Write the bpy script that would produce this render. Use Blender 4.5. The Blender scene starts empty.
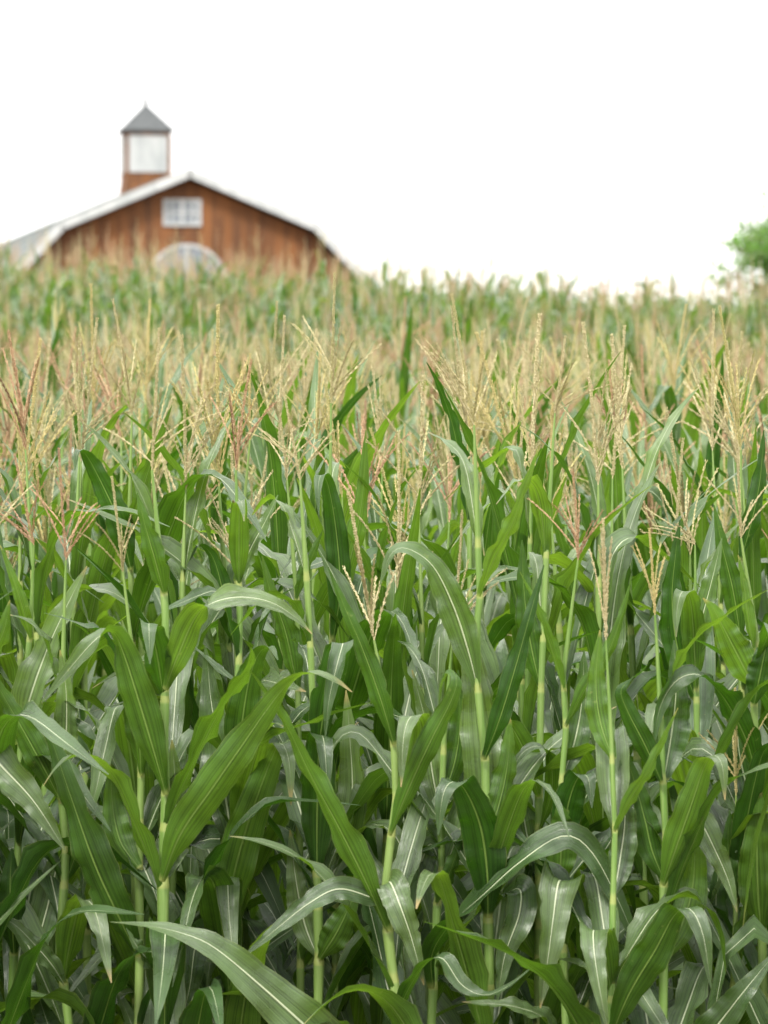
import bpy, bmesh, math, random
import numpy as np
from mathutils import Vector, Matrix, Quaternion

random.seed(11)
rng = np.random.default_rng(11)
PI = math.pi
scene = bpy.context.scene
COL = scene.collection

# ------------------------------------------------------------------ camera frame
CAM = np.array([0.0, 0.0, 2.7])
FPX = 3840.0                       # 135 mm on a 36 mm tall frame of 1024 px
HORIZ = 350.0                      # image row of the eye level
ALPHA = math.atan((512 - HORIZ) / FPX)
FWD = np.array([0, math.cos(ALPHA), -math.sin(ALPHA)])
UPV = np.array([0, math.sin(ALPHA), math.cos(ALPHA)])

def at(px, py, depth):
    r = np.array([(px - 384) / FPX, 0, 0]) + FWD - UPV * ((py - 512) / FPX)
    return CAM + r * (depth / r[1])

def smooth(a, b, x):
    t = np.clip((x - a) / (b - a), 0, 1)
    return t * t * (3 - 2 * t)

def ground_z(x, y):
    s = .12 * smooth(14, 28, y) + .88 * smooth(26, 40, y)
    crest = 1.08 * s - 0.056 * x * smooth(20, 46, y)
    far = 0.45 * smooth(60, 150, y)
    return crest + far * 1.0 - 0.35 * smooth(43, 66, y) * (1 - smooth(75, 150, y))

# ------------------------------------------------------------------ object helpers
def link(name, mesh, parent=None, mats=None):
    o = bpy.data.objects.new(name, mesh)
    COL.objects.link(o)
    if parent is not None:
        o.parent = parent
    return o

def tag(o, label=None, cat=None, group=None, kind=None):
    if label: o['label'] = label
    if cat: o['category'] = cat
    if group: o['group'] = group
    if kind: o['kind'] = kind
    return o

def empty(name, loc=(0, 0, 0), rz=0.0):
    o = bpy.data.objects.new(name, None)
    o.empty_display_size = 0.1
    o.location = loc
    o.rotation_euler = (0, 0, rz)
    COL.objects.link(o)
    return o

def quad_mesh(name, V, F, mats, uv=None, midx=None, tone=None, smooth_=True):
    """V (n,3), F (m,4) int, uv (n,2) per vertex, midx (m), tone (n)."""
    V = np.asarray(V, np.float32); F = np.asarray(F, np.int32)
    me = bpy.data.meshes.new(name)
    me.vertices.add(len(V)); me.vertices.foreach_set('co', V.ravel())
    me.loops.add(F.size); me.loops.foreach_set('vertex_index', F.ravel())
    me.polygons.add(len(F))
    me.polygons.foreach_set('loop_start', np.arange(0, F.size, F.shape[1], dtype=np.int32))
    try:
        me.polygons.foreach_set('loop_total', np.full(len(F), F.shape[1], np.int32))
    except Exception:
        pass
    for m in mats: me.materials.append(m)
    if midx is not None: me.polygons.foreach_set('material_index', np.asarray(midx, np.int32))
    me.polygons.foreach_set('use_smooth', np.full(len(F), smooth_, bool))
    if uv is not None:
        l = me.uv_layers.new(name='UVMap')
        l.data.foreach_set('uv', np.asarray(uv, np.float32)[F.ravel()].ravel())
    if tone is not None:
        a = me.attributes.new('tone', 'FLOAT', 'POINT')
        a.data.foreach_set('value', np.asarray(tone, np.float32))
    me.update(calc_edges=True)
    me.validate()
    return me

class MB:
    """plain polygon collector for the buildings"""
    def __init__(s): s.v = []; s.f = []
    def poly(s, pts):
        i = len(s.v); s.v += [tuple(p) for p in pts]; s.f.append(tuple(range(i, i + len(pts))))
    def box(s, x0, x1, y0, y1, z0, z1):
        i = len(s.v)
        s.v += [(x0,y0,z0),(x1,y0,z0),(x1,y1,z0),(x0,y1,z0),(x0,y0,z1),(x1,y0,z1),(x1,y1,z1),(x0,y1,z1)]
        s.f += [tuple(i+k for k in q) for q in ((3,2,1,0),(4,5,6,7),(0,1,5,4),(1,2,6,5),(2,3,7,6),(3,0,4,7))]
    def prism(s, prof, y0, y1):
        """closed outline in x,z pushed along y"""
        n = len(prof); i = len(s.v)
        s.v += [(x, y0, z) for x, z in prof] + [(x, y1, z) for x, z in prof]
        s.f.append(tuple(range(i, i + n))); s.f.append(tuple(range(i + 2*n - 1, i + n - 1, -1)))
        for k in range(n):
            a, b = i + k, i + (k + 1) % n
            s.f.append((b, a, a + n, b + n))
    def frustum(s, cx, cy, z0, z1, h0, h1):
        i = len(s.v)
        for z, h in ((z0, h0), (z1, h1)):
            s.v += [(cx-h,cy-h,z),(cx+h,cy-h,z),(cx+h,cy+h,z),(cx-h,cy+h,z)]
        s.f += [tuple(i+k for k in q) for q in ((3,2,1,0),(4,5,6,7),(0,1,5,4),(1,2,6,5),(2,3,7,6),(3,0,4,7))]
    def arc(s, cx, cz, r0, r1, y0, y1, a0, a1, n=24):
        pts0 = [(cx + r1*math.cos(a0+(a1-a0)*k/n), cz + r1*math.sin(a0+(a1-a0)*k/n)) for k in range(n+1)]
        pts1 = [(cx + r0*math.cos(a0+(a1-a0)*k/n), cz + r0*math.sin(a0+(a1-a0)*k/n)) for k in range(n+1)]
        for k in range(n):
            s.prism([pts0[k], pts0[k+1], pts1[k+1], pts1[k]], y0, y1)
    def build(s, name, mat, parent=None):
        me = bpy.data.meshes.new(name); me.from_pydata(s.v, [], s.f)
        bm = bmesh.new(); bm.from_mesh(me); bmesh.ops.recalc_face_normals(bm, faces=bm.faces); bm.to_mesh(me); bm.free()
        me.materials.append(mat)
        return link(name, me, parent)

# ------------------------------------------------------------------ materials
def new_mat(name):
    m = bpy.data.materials.new(name); m.use_nodes = True
    nt = m.node_tree; nt.nodes.clear()
    return m, nt, nt.nodes, nt.links

def N(nt, typ, **kw):
    n = nt.nodes.new(typ)
    for k, v in kw.items(): setattr(n, k, v)
    return n

def mathn(nt, op, a, b=None, c=None, clamp=False):
    n = nt.nodes.new('ShaderNodeMath'); n.operation = op; n.use_clamp = clamp
    for i, v in enumerate((a, b, c)):
        if v is None: continue
        if isinstance(v, (int, float)): n.inputs[i].default_value = v
        else: nt.links.new(v, n.inputs[i])
    return n.outputs[0]

def maprange(nt, v, a, b, c, d, typ='SMOOTHSTEP'):
    n = nt.nodes.new('ShaderNodeMapRange'); n.interpolation_type = typ
    for k, x in zip(('Value', 'From Min', 'From Max', 'To Min', 'To Max'), (v, a, b, c, d)):
        if isinstance(x, (int, float)): n.inputs[k].default_value = x
        else: nt.links.new(x, n.inputs[k])
    return n.outputs['Result']

def mix(nt, f, a, b, blend='MIX'):
    n = nt.nodes.new('ShaderNodeMix'); n.data_type = 'RGBA'; n.blend_type = blend
    for i, v in ((0, f), (6, a), (7, b)):
        if isinstance(v, (int, float)): n.inputs[i].default_value = v
        elif isinstance(v, tuple): n.inputs[i].default_value = (*v, 1)
        else: nt.links.new(v, n.inputs[i])
    return n.outputs[2]

def noise(nt, vec, scale, detail=3, rough=0.55):
    n = nt.nodes.new('ShaderNodeTexNoise'); n.inputs['Scale'].default_value = scale
    n.inputs['Detail'].default_value = detail; n.inputs['Roughness'].default_value = rough
    if vec is not None: nt.links.new(vec, n.inputs['Vector'])
    return n.outputs['Fac']

def mapping(nt, vec, scale):
    n = nt.nodes.new('ShaderNodeMapping'); n.inputs['Scale'].default_value = scale
    nt.links.new(vec, n.inputs['Vector']); return n.outputs[0]

def leaf_material():
    m, nt, nodes, links = new_mat('corn_leaf')
    out = N(nt, 'ShaderNodeOutputMaterial')
    uv = N(nt, 'ShaderNodeUVMap').outputs[0]
    sep = N(nt, 'ShaderNodeSeparateXYZ'); links.new(uv, sep.inputs[0])
    u, v = sep.outputs[0], sep.outputs[1]
    d = mathn(nt, 'MULTIPLY', mathn(nt, 'ABSOLUTE', mathn(nt, 'SUBTRACT', u, 0.5)), 2.0)
    geo = N(nt, 'ShaderNodeNewGeometry'); back = geo.outputs['Backfacing']
    att = N(nt, 'ShaderNodeAttribute', attribute_name='tone').outputs['Fac']
    oi = N(nt, 'ShaderNodeObjectInfo').outputs['Random']
    tone = mathn(nt, 'FRACT', mathn(nt, 'ADD', att, mathn(nt, 'MULTIPLY', oi, 3.7)))
    tc = N(nt, 'ShaderNodeTexCoord').outputs['Object']
    n1 = noise(nt, tc, 9.0, 3)
    # fine parallel veins along the blade
    sx = mapping(nt, uv, (30.0, 1.3, 1.0))
    veins = noise(nt, sx, 1.0, 3, 0.7)
    sx2 = mapping(nt, uv, (14.0, 0.8, 1.0))
    bands = noise(nt, sx2, 1.0, 2)
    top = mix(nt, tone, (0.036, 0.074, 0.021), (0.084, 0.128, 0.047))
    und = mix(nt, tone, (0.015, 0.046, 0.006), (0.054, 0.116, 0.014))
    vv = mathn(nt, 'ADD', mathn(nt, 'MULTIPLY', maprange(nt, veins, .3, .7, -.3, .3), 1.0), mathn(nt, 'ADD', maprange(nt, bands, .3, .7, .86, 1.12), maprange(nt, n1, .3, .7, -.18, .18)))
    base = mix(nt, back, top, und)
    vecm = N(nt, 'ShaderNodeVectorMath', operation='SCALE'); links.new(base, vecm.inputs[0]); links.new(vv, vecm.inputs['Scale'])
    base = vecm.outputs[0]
    # young yellowish specks and slightly dry margins
    edge = mathn(nt, 'MULTIPLY', maprange(nt, d, .955, .995, 0, 1), .45)
    base = mix(nt, edge, base, (0.18, 0.22, 0.07))
    dry = mathn(nt, 'MULTIPLY', maprange(nt, mathn(nt, 'ADD', v, mathn(nt, 'MULTIPLY', mathn(nt, 'SUBTRACT', n1, .5), .12)), .93, .99, 0, 1), maprange(nt, tone, .6, .8, 0, .9))
    base = mix(nt, dry, base, (0.30, 0.22, 0.09))
    spots = mathn(nt, 'MULTIPLY', maprange(nt, noise(nt, tc, 70, 2), .70, .76, 0, 1), .5)
    base = mix(nt, spots, base, (0.15, 0.19, 0.05))
    # midrib: nearly white above, yellow green below, thinning to the tip
    wid = maprange(nt, v, 0.0, 1.0, .068, .028, 'LINEAR')
    rib = mathn(nt, 'SUBTRACT', 1.0, maprange(nt, mathn(nt, 'DIVIDE', d, wid), .55, 1.15, 0, 1))
    ribc = mix(nt, back, (0.50, 0.56, 0.36), (0.15, 0.24, 0.05))
    ribf = mathn(nt, 'MULTIPLY', rib, maprange(nt, v, .75, .98, .95, .3))
    base = mix(nt, ribf, base, ribc)
    # collar: pale yellow green where the blade meets the stalk
    coll = mathn(nt, 'SUBTRACT', 1.0, maprange(nt, v, .0, .035, 0, .85))
    coll = mathn(nt, 'MULTIPLY', maprange(nt, v, 0.0, .03, 1, 0), .8)
    base = mix(nt, coll, base, (0.30, 0.33, 0.10))
    p = N(nt, 'ShaderNodeBsdfPrincipled')
    links.new(base, p.inputs['Base Color'])
    links.new(maprange(nt, mathn(nt, 'ADD', n1, mathn(nt, 'MULTIPLY', back, .25)), .3, .8, .24, .42), p.inputs['Roughness'])
    links.new(maprange(nt, back, 0, 1, .62, .36), p.inputs['Specular IOR Level'])
    bump = N(nt, 'ShaderNodeBump'); bump.inputs['Strength'].default_value = .55; bump.inputs['Distance'].default_value = .004
    h = mathn(nt, 'ADD', mathn(nt, 'MULTIPLY', veins, .7), mathn(nt, 'ADD', mathn(nt, 'ADD', mathn(nt, 'MULTIPLY', n1, 1.4), mathn(nt, 'MULTIPLY', noise(nt, tc, 32, 2), .9)), mathn(nt, 'MULTIPLY', rib, .6)))
    links.new(h, bump.inputs['Height']); links.new(bump.outputs[0], p.inputs['Normal'])
    tr = N(nt, 'ShaderNodeBsdfTranslucent')
    tcol = mix(nt, tone, (0.05, 0.16, 0.004), (0.24, 0.42, 0.022))
    vm2 = N(nt, 'ShaderNodeVectorMath', operation='SCALE'); links.new(tcol, vm2.inputs[0]); links.new(vv, vm2.inputs['Scale'])
    tcol = mix(nt, mathn(nt, 'MULTIPLY', rib, .6), vm2.outputs[0], (0.12, 0.2, 0.04))
    links.new(tcol, tr.inputs['Color'])
    ms = N(nt, 'ShaderNodeMixShader'); ms.inputs[0].default_value = .30
    links.new(p.outputs[0], ms.inputs[1]); links.new(tr.outputs[0], ms.inputs[2])
    links.new(ms.outputs[0], out.inputs[0])
    return m

def stalk_material():
    m, nt, nodes, links = new_mat('corn_stalk')
    out = N(nt, 'ShaderNodeOutputMaterial'); p = N(nt, 'ShaderNodeBsdfPrincipled')
    att = N(nt, 'ShaderNodeAttribute', attribute_name='tone').outputs['Fac']
    oi = N(nt, 'ShaderNodeObjectInfo').outputs['Random']
    tc = N(nt, 'ShaderNodeTexCoord').outputs['Object']
    st = noise(nt, mapping(nt, tc, (160, 160, 6)), 1.0, 3)
    c = mix(nt, oi, (0.10, 0.19, 0.035), (0.16, 0.235, 0.06))
    c = mix(nt, maprange(nt, st, .35, .7, 0, .6), c, (0.19, 0.27, 0.08))
    c = mix(nt, maprange(nt, att, .3, 1, 0, .7), c, (0.27, 0.30, 0.09))
    links.new(c, p.inputs['Base Color']); p.inputs['Roughness'].default_value = .45
    b = N(nt, 'ShaderNodeBump'); b.inputs['Strength'].default_value = .3; b.inputs['Distance'].default_value = .002
    links.new(st, b.inputs['Height']); links.new(b.outputs[0], p.inputs['Normal'])
    links.new(p.outputs[0], out.inputs[0])
    return m

def tassel_material(name, a, b, c):
    m, nt, nodes, links = new_mat(name)
    out = N(nt, 'ShaderNodeOutputMaterial'); p = N(nt, 'ShaderNodeBsdfPrincipled')
    att = N(nt, 'ShaderNodeAttribute', attribute_name='tone').outputs['Fac']
    oi = N(nt, 'ShaderNodeObjectInfo').outputs['Random']
    tc = N(nt, 'ShaderNodeTexCoord').outputs['Object']
    t = mathn(nt, 'FRACT', mathn(nt, 'ADD', att, oi))
    col = mix(nt, maprange(nt, noise(nt, tc, 150, 2), .35, .65, 0, 1), a, b)
    col = mix(nt, maprange(nt, t, .55, 1, 0, .75), col, c)
    links.new(col, p.inputs['Base Color']); p.inputs['Roughness'].default_value = .7
    tr = N(nt, 'ShaderNodeBsdfTranslucent'); links.new(col, tr.inputs['Color'])
    ms = N(nt, 'ShaderNodeMixShader'); ms.inputs[0].default_value = .25
    links.new(p.outputs[0], ms.inputs[1]); links.new(tr.outputs[0], ms.inputs[2])
    links.new(ms.outputs[0], out.inputs[0])
    return m

def simple(name, col, rough=.6, var=None, scale=(4, 4, 4), spec=.4, bump=0, detail=4):
    m, nt, nodes, links = new_mat(name)
    out = N(nt, 'ShaderNodeOutputMaterial'); p = N(nt, 'ShaderNodeBsdfPrincipled')
    tc = N(nt, 'ShaderNodeTexCoord').outputs['Object']
    nf = noise(nt, mapping(nt, tc, scale), 1.0, detail, .6)
    c = mix(nt, maprange(nt, nf, .3, .7, 0, 1), col, var or col)
    links.new(c, p.inputs['Base Color']); p.inputs['Roughness'].default_value = rough
    p.inputs['Specular IOR Level'].default_value = spec
    if bump:
        b = N(nt, 'ShaderNodeBump'); b.inputs['Strength'].default_value = .5; b.inputs['Distance'].default_value = bump
        links.new(nf, b.inputs['Height']); links.new(b.outputs[0], p.inputs['Normal'])
    links.new(p.outputs[0], out.inputs[0])
    return m

def board_material(name='barn_boards'):
    m, nt, nodes, links = new_mat(name)
    out = N(nt, 'ShaderNodeOutputMaterial'); p = N(nt, 'ShaderNodeBsdfPrincipled')
    tc = N(nt, 'ShaderNodeTexCoord').outputs['Object']
    sep = N(nt, 'ShaderNodeSeparateXYZ'); links.new(tc, sep.inputs[0])
    along = mathn(nt, 'ADD', sep.outputs[0], sep.outputs[1])
    k = mathn(nt, 'MULTIPLY', along, 1 / .24)
    cell = mathn(nt, 'FLOOR', k); fr = mathn(nt, 'FRACT', k)
    wn = N(nt, 'ShaderNodeTexWhiteNoise', noise_dimensions='1D'); links.new(cell, wn.inputs['W'])
    streak = noise(nt, mapping(nt, tc, (3.4, 3.4, .22)), 1.0, 5, .65)
    blot = noise(nt, mapping(nt, tc, (.8, .8, .35)), 1.0, 3)
    c = mix(nt, wn.outputs['Value'], (0.100, 0.036, 0.008), (0.158, 0.058, 0.012))
    c = mix(nt, maprange(nt, streak, .42, .68, 0, .75), c, (0.040, 0.017, 0.007))
    c = mix(nt, maprange(nt, blot, .48, .68, 0, .75), c, (0.19, 0.072, 0.018))
    gap = mathn(nt, 'MULTIPLY', maprange(nt, mathn(nt, 'ABSOLUTE', mathn(nt, 'SUBTRACT', fr, .5)), .44, .5, 0, 1), .75)
    c = mix(nt, gap, c, (0.03, 0.012, 0.006))
    links.new(c, p.inputs['Base Color']); p.inputs['Roughness'].default_value = .8
    links.new(p.outputs[0], out.inputs[0])
    return m

def glass_material():
    m, nt, nodes, links = new_mat('window_glass')
    out = N(nt, 'ShaderNodeOutputMaterial'); p = N(nt, 'ShaderNodeBsdfPrincipled')
    p.inputs['Base Color'].default_value = (.14, .16, .18, 1); p.inputs['Roughness'].default_value = .12
    p.inputs['Specular IOR Level'].default_value = .8
    links.new(p.outputs[0], out.inputs[0]); return m

LEAF = leaf_material()
STALK = stalk_material()
STRAW = tassel_material('straw_tassel', (0.40, 0.35, 0.175), (0.55, 0.485, 0.29), (0.33, 0.31, 0.12))
RUSSET = tassel_material('russet_tassel', (0.38, 0.24, 0.13), (0.50, 0.34, 0.20), (0.25, 0.14, 0.085))
GREENISH = tassel_material('greenish_tassel', (0.44, 0.38, 0.15), (0.55, 0.46, 0.22), (0.34, 0.34, 0.12))
TASSELS = [STRAW, RUSSET, GREENISH]

# ------------------------------------------------------------------ corn geometry (numpy)
def nrm(a):
    return a / np.maximum(np.linalg.norm(a, axis=-1, keepdims=True), 1e-9)

def catmull(P, n):
    P = np.asarray(P, float)
    Q = np.vstack([2*P[0]-P[1], P, 2*P[-1]-P[-2]])
    out = []
    for i in range(1, len(Q) - 2):
        t = np.linspace(0, 1, 12, endpoint=False)[:, None]
        a, b, c, d = Q[i-1], Q[i], Q[i+1], Q[i+2]
        out.append(.5*((2*b)+(-a+c)*t+(2*a-5*b+4*c-d)*t**2+(-a+3*b-3*c+d)*t**3))
    out.append(P[-1][None]); out = np.vstack(out)
    par = np.concatenate([np.linspace(i, i+1, 12, endpoint=False) for i in range(len(P)-1)] + [[len(P)-1]])
    s = np.concatenate([[0], np.cumsum(np.linalg.norm(np.diff(out[:, :3], axis=0), axis=1))])
    u = np.linspace(0, s[-1], n)
    return np.stack([np.interp(u, s, out[:, k]) for k in range(out.shape[1])], 1), np.interp(u, s, par), s[-1]

def ribbon(P, S, width, nc, r0, wave=1.0, seed=0, cupmid=.35):
    """blade along P with side vectors S; nc quads across. r0 = stalk radius at the collar."""
    rg = np.random.default_rng(seed)
    n = len(P)
    v = np.linspace(0, 1, n)
    T = nrm(np.gradient(P, axis=0))
    S = nrm(S - (S*T).sum(1, keepdims=True)*T)
    Nn = np.cross(S, T)
    w = width*(.42+.58*smooth(0, .3, v))*np.where(v > .42, np.clip((1-v)/.58, 0, 1)**.80, 1)
    w = np.maximum(w, .0025)
    w[0] = max(r0*2.6, w[0]*.75)
    side = [np.ones(n), np.ones(n)]
    if n > 20:      # ragged margins and a torn notch here and there
        for q in (0, 1):
            side[q] = side[q]+rg.normal(0, .018, n)
            for _ in range(int(rg.integers(0, 3))):
                side[q] = side[q]-rg.uniform(.08, .30)*np.exp(-((v-rg.uniform(.3, .97))/rg.uniform(.008, .022))**2)
    cupmid = cupmid*rg.choice([.6, .8, 1.0, 1.4, 2.2])
    phi = 1.25*(1-smooth(0, .16, v)) + cupmid*(.5+.9*(1-v)) + .04
    t = np.linspace(-1, 1, nc+1)
    f1, f2 = rg.uniform(2.5, 4.5, 2); p1, p2 = rg.uniform(0, 6.28, 2)
    amp = wave*.15*width*np.sin(PI*np.clip(v*1.1, 0, 1))
    V = np.zeros((n, nc+1, 3))
    for j, tj in enumerate(t):
        x = w/2*np.sin(phi*tj)/phi
        h = w/2*(1-np.cos(phi*tj))/phi + .05*w*abs(tj)
        ff, pp = (f1, p1) if tj < 0 else (f2, p2)
        h = h + amp*tj*tj*(np.sin(2*PI*ff*v+pp)+.5*np.sin(2*PI*ff*2.3*v+pp*2))
        if abs(tj) > .9: x = x*side[0 if tj < 0 else 1]
        V[:, j] = P + S*x[:, None] + Nn*h[:, None]
    idx = np.arange(n*(nc+1)).reshape(n, nc+1)
    F = np.stack([idx[:-1, :-1], idx[:-1, 1:], idx[1:, 1:], idx[1:, :-1]], -1).reshape(-1, 4)
    uv = np.zeros((n, nc+1, 2)); uv[:, :, 0] = (t[None]+1)/2; uv[:, :, 1] = v[:, None]
    return V.reshape(-1, 3), F, uv.reshape(-1, 2)

def natural_side(P, az=None):
    if az is None:
        h = P - P[0]; k = np.argmax(np.hypot(h[:, 0], h[:, 1])); a = h[k].copy()
    else:
        a = np.array([math.cos(az), math.sin(az), 0.])
    a[2] = 0; a = nrm(a)
    return a, np.cross(a, [0, 0, 1.])

def gen_leaf(base, az, th0, L, width, bp, bend, sharp, nseg, nc, r0, rg, twist=0., seed=0, wave=1.):
    s = np.linspace(0, 1, 40)
    th = th0*(.6+.4*smooth(0, .2, s)) + .25*s + bend*smooth(bp-sharp/2, bp+sharp/2, s)
    th = np.minimum(th, 2.95)
    azs = az + rg.normal(0, .25)*s**2
    d = np.stack([np.sin(th)*np.cos(azs), np.sin(th)*np.sin(azs), np.cos(th)], 1)
    P = np.vstack([[0, 0, 0], np.cumsum((d[1:]+d[:-1])/2*L/39, axis=0)])
    a, S0 = natural_side(P, az)
    P = P + np.asarray(base) + a*r0*.8
    u = np.linspace(0, 1, nseg); P2 = np.stack([np.interp(u, s, P[:, k]) for k in range(3)], 1)
    T = nrm(np.gradient(P2, axis=0))
    S = np.repeat(S0[None], nseg, 0); S = nrm(S-(S*T).sum(1, keepdims=True)*T)
    ro = twist*smooth(.05, .9, u)[:, None]
    S = S*np.cos(ro) + np.cross(T, S)*np.sin(ro)
    return ribbon(P2, S, width, nc, r0, wave, seed)

def tube(P, R, ns, tone=None):
    P = np.asarray(P, float); n = len(P)
    R = np.broadcast_to(R, n)
    T = nrm(np.gradient(P, axis=0))
    ref = np.array([1., 0, 0]) if abs(T[0][0]) < .9 else np.array([0, 1., 0])
    A = nrm(np.cross(T, ref)); B = np.cross(T, A)
    an = np.linspace(0, 2*PI, ns, endpoint=False)
    V = P[:, None]+R[:, None, None]*(A[:, None]*np.cos(an)[None, :, None]+B[:, None]*np.sin(an)[None, :, None])
    idx = np.arange(n*ns).reshape(n, ns); nx = np.roll(idx, -1, 1)
    F = np.stack([idx[:-1], nx[:-1], nx[1:], idx[1:]], -1).reshape(-1, 4)
    tn = np.repeat(np.zeros(n) if tone is None else tone, ns)
    return V.reshape(-1, 3), F, tn

def stalk_geo(path, collars, r_at, ns):
    """path: function z->(x,y,z); collars: heights of leaf collars; r_at(z)."""
    zs = [path[0][2]]
    ztop = path[-1][2]
    for c in collars:
        zs += [c-.05, c-.012, c-.002, c+.008, c+.03]
    zs += list(np.linspace(path[0][2], ztop, 10)) + [ztop]
    zs = np.unique(np.clip(np.array(zs), path[0][2], ztop))
    zs = zs[np.concatenate([[True], np.diff(zs) > .0015])]
    pth = np.asarray(path)
    P = np.stack([np.interp(zs, pth[:, 2], pth[:, 0]), np.interp(zs, pth[:, 2], pth[:, 1]), zs], 1)
    R = np.array([r_at(z) for z in zs]); tone = np.zeros(len(zs))
    for c in collars:
        below = (zs <= c+.001) & (zs > c-.14)
        R[below] *= 1+.12*(1-(c-zs[below])/.14)
        tone[np.abs(zs-c) < .009] = 1
    return tube(P, R, ns, tone)

def tassel_geo(kind, rg, lod):
    """local: node at origin, spike up +z, total length about .34.  lod 0 near, 1 mid, 2 far"""
    Ls = rg.uniform(.27, .36)
    if kind == 'open': nb, sp = rg.integers(6, 10), rg.uniform(.4, .75)
    elif kind == 'tight': nb, sp = rg.integers(4, 7), rg.uniform(.10, .28)
    else: nb, sp = rg.integers(6, 10), rg.uniform(.3, .6)
    rods = []
    def rod(base, d0, L, droop, az):
        s = np.linspace(0, 1, 14 if lod == 0 else (6 if lod == 1 else 4))
        th = d0 + droop*s**1.6
        d = np.stack([np.sin(th)*math.cos(az), np.sin(th)*math.sin(az), np.cos(th)], 1)
        P = np.vstack([[0, 0, 0], np.cumsum((d[1:]+d[:-1])/2*(L/(len(s)-1)), axis=0)])+base
        return P
    rods.append((rod(np.zeros(3), rg.uniform(0, .06), Ls, rg.uniform(-.05, .10), rg.uniform(0, 6.28)), 4, .0042))
    for k in range(nb if lod < 2 else max(3, nb*2//3)):
        z = rg.uniform(-.005, .09)
        rods.append((rod(np.array([0, 0, z]), sp*rg.uniform(.6, 1.3), rg.uniform(.13, .23)*(1.05-z*2), rg.uniform(-.05, .45)*(1 if kind != 'tight' else .4), rg.uniform(0, 6.28)), 2, .0028))
    VV, FF, TT = [], [], []; off = 0
    for P, ranks, r in rods:
        tone = rg.uniform(0, 1)
        if lod == 0:
            V, F, tn = tube(P, np.linspace(.0016, .0008, len(P)), 4, np.full(len(P), tone))
            VV.append(V); FF.append(F+off); TT.append(tn); off += len(V)
            L = np.linalg.norm(np.diff(P, axis=0), axis=1).sum()
            m = int(L/.0056)
            u = np.repeat(np.linspace(.10 if ranks == 2 else .02, 1, m), ranks)
            ph = np.tile(np.arange(ranks)*2*PI/ranks, m)+np.repeat(np.arange(m)*.9, ranks)+rg.normal(0, .3, m*ranks)
            s = np.linspace(0, 1, len(P))
            C = np.stack([np.interp(u, s, P[:, k]) for k in range(3)], 1)
            T = nrm(np.stack([np.interp(u, s, np.gradient(P, axis=0)[:, k]) for k in range(3)], 1))
            A = nrm(np.cross(T, [.3, .9, .1])); B = np.cross(T, A)
            O = A*np.cos(ph)[:, None]+B*np.sin(ph)[:, None]
            ln = .0092*rg.uniform(.7, 1.25, len(u))*(1-.25*u)
            rd = .00135*rg.uniform(.7, 1.2, len(u))*(1.25 if ranks == 4 else 1)
            D = nrm(T+O*rg.uniform(.06, .36, len(u))[:, None]); X = nrm(np.cross(D, T+.01)); Y = np.cross(D, X)
            C = C+O*r*.5
            b0 = C; mid = C+D*(ln*.45)[:, None]; tip = C+D*ln[:, None]
            q = np.stack([b0, mid+X*rd[:, None], mid+Y*rd[:, None], mid-X*rd[:, None], mid-Y*rd[:, None], tip], 1).reshape(-1, 3)
            i0 = np.arange(len(u))*6
            # four kite-shaped quads made of base/mid/mid/tip
            fq = np.concatenate([np.stack([i0, i0+a, i0+5, i0+b], 1) for a, b in ((1, 2), (2, 3), (3, 4), (4, 1))])
            VV.append(q); FF.append(fq+off); TT.append(np.repeat(tone+rg.normal(0, .08, len(u)), 6)); off += len(q)
        else:
            R = np.full(len(P), r*(.78 if lod == 1 else .75)); R[0] *= .5; R[-1] *= .4
            if lod == 1: R[2::2] *= .75
            V, F, tn = tube(P, R, 4 if lod == 1 else 3, np.full(len(P), tone))
            VV.append(V); FF.append(F+off); TT.append(tn); off += len(V)
    return np.vstack(VV), np.vstack(FF), np.concatenate(TT), Ls

def plan_plant(rg, far=False):
    """numbers of one generated plant: heights, leaves"""
    H = rg.uniform(2.16, 2.40)                   # tassel node
    zs = []; z = H-rg.uniform(.16, .26)
    while z > .3:
        zs.append(z); z -= rg.uniform(.12, .175)
    az = rg.uniform(0, 2*PI); leaves = []
    n = len(zs)
    for i, z in enumerate(zs):
        a = az + i*PI + rg.normal(0, .35)
        up = max(0, 1-i/4)                       # upper leaves short and upright
        L = ((.43 if i < 2 else .42)+.11*min(i, 4))*rg.uniform(.85, 1.12)
        W = (.044+.012*min(i, 3))*rg.uniform(.85, 1.12)
        th = rg.uniform(.08, .28) if i < 2 else rg.uniform(.16, .42) if i < 4 else rg.uniform(.3, .7)
        r = rg.random()
        if r < .40 - .1*up: bp, bend, sh = rg.uniform(.36, .68), rg.uniform(1.9, 2.6), rg.uniform(.08, .2)     # tip folded over
        elif r < .72 - .3*up: bp, bend, sh = rg.uniform(.4, .65), rg.uniform(1.2, 2.1), rg.uniform(.4, .7)       # arching
        else: bp, bend, sh = .7, rg.uniform(.1, .6), .6                                                     # upright
        if far: L, W = L*(.68 if i < 2 else .95), W*(.85 if i < 2 else 1.0)
        leaves.append(dict(z=z, az=a, th=th, L=L, W=W, bp=bp, bend=bend, sh=sh, tw=rg.normal(0, .45), seed=int(rg.integers(1e6))))
    return dict(H=H, leaves=leaves, r=rg.uniform(.0080, .0108), lean=rg.normal(0, .03, 2), kind=rg.choice(['open', 'mid', 'tight']))

def r_profile(r, H):
    return lambda z: r*(1.25-.62*max(0, min(1, z/H))) * (1 if z < H-.22 else max(.34, 1-.66*(z-(H-.22))/.22))

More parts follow.
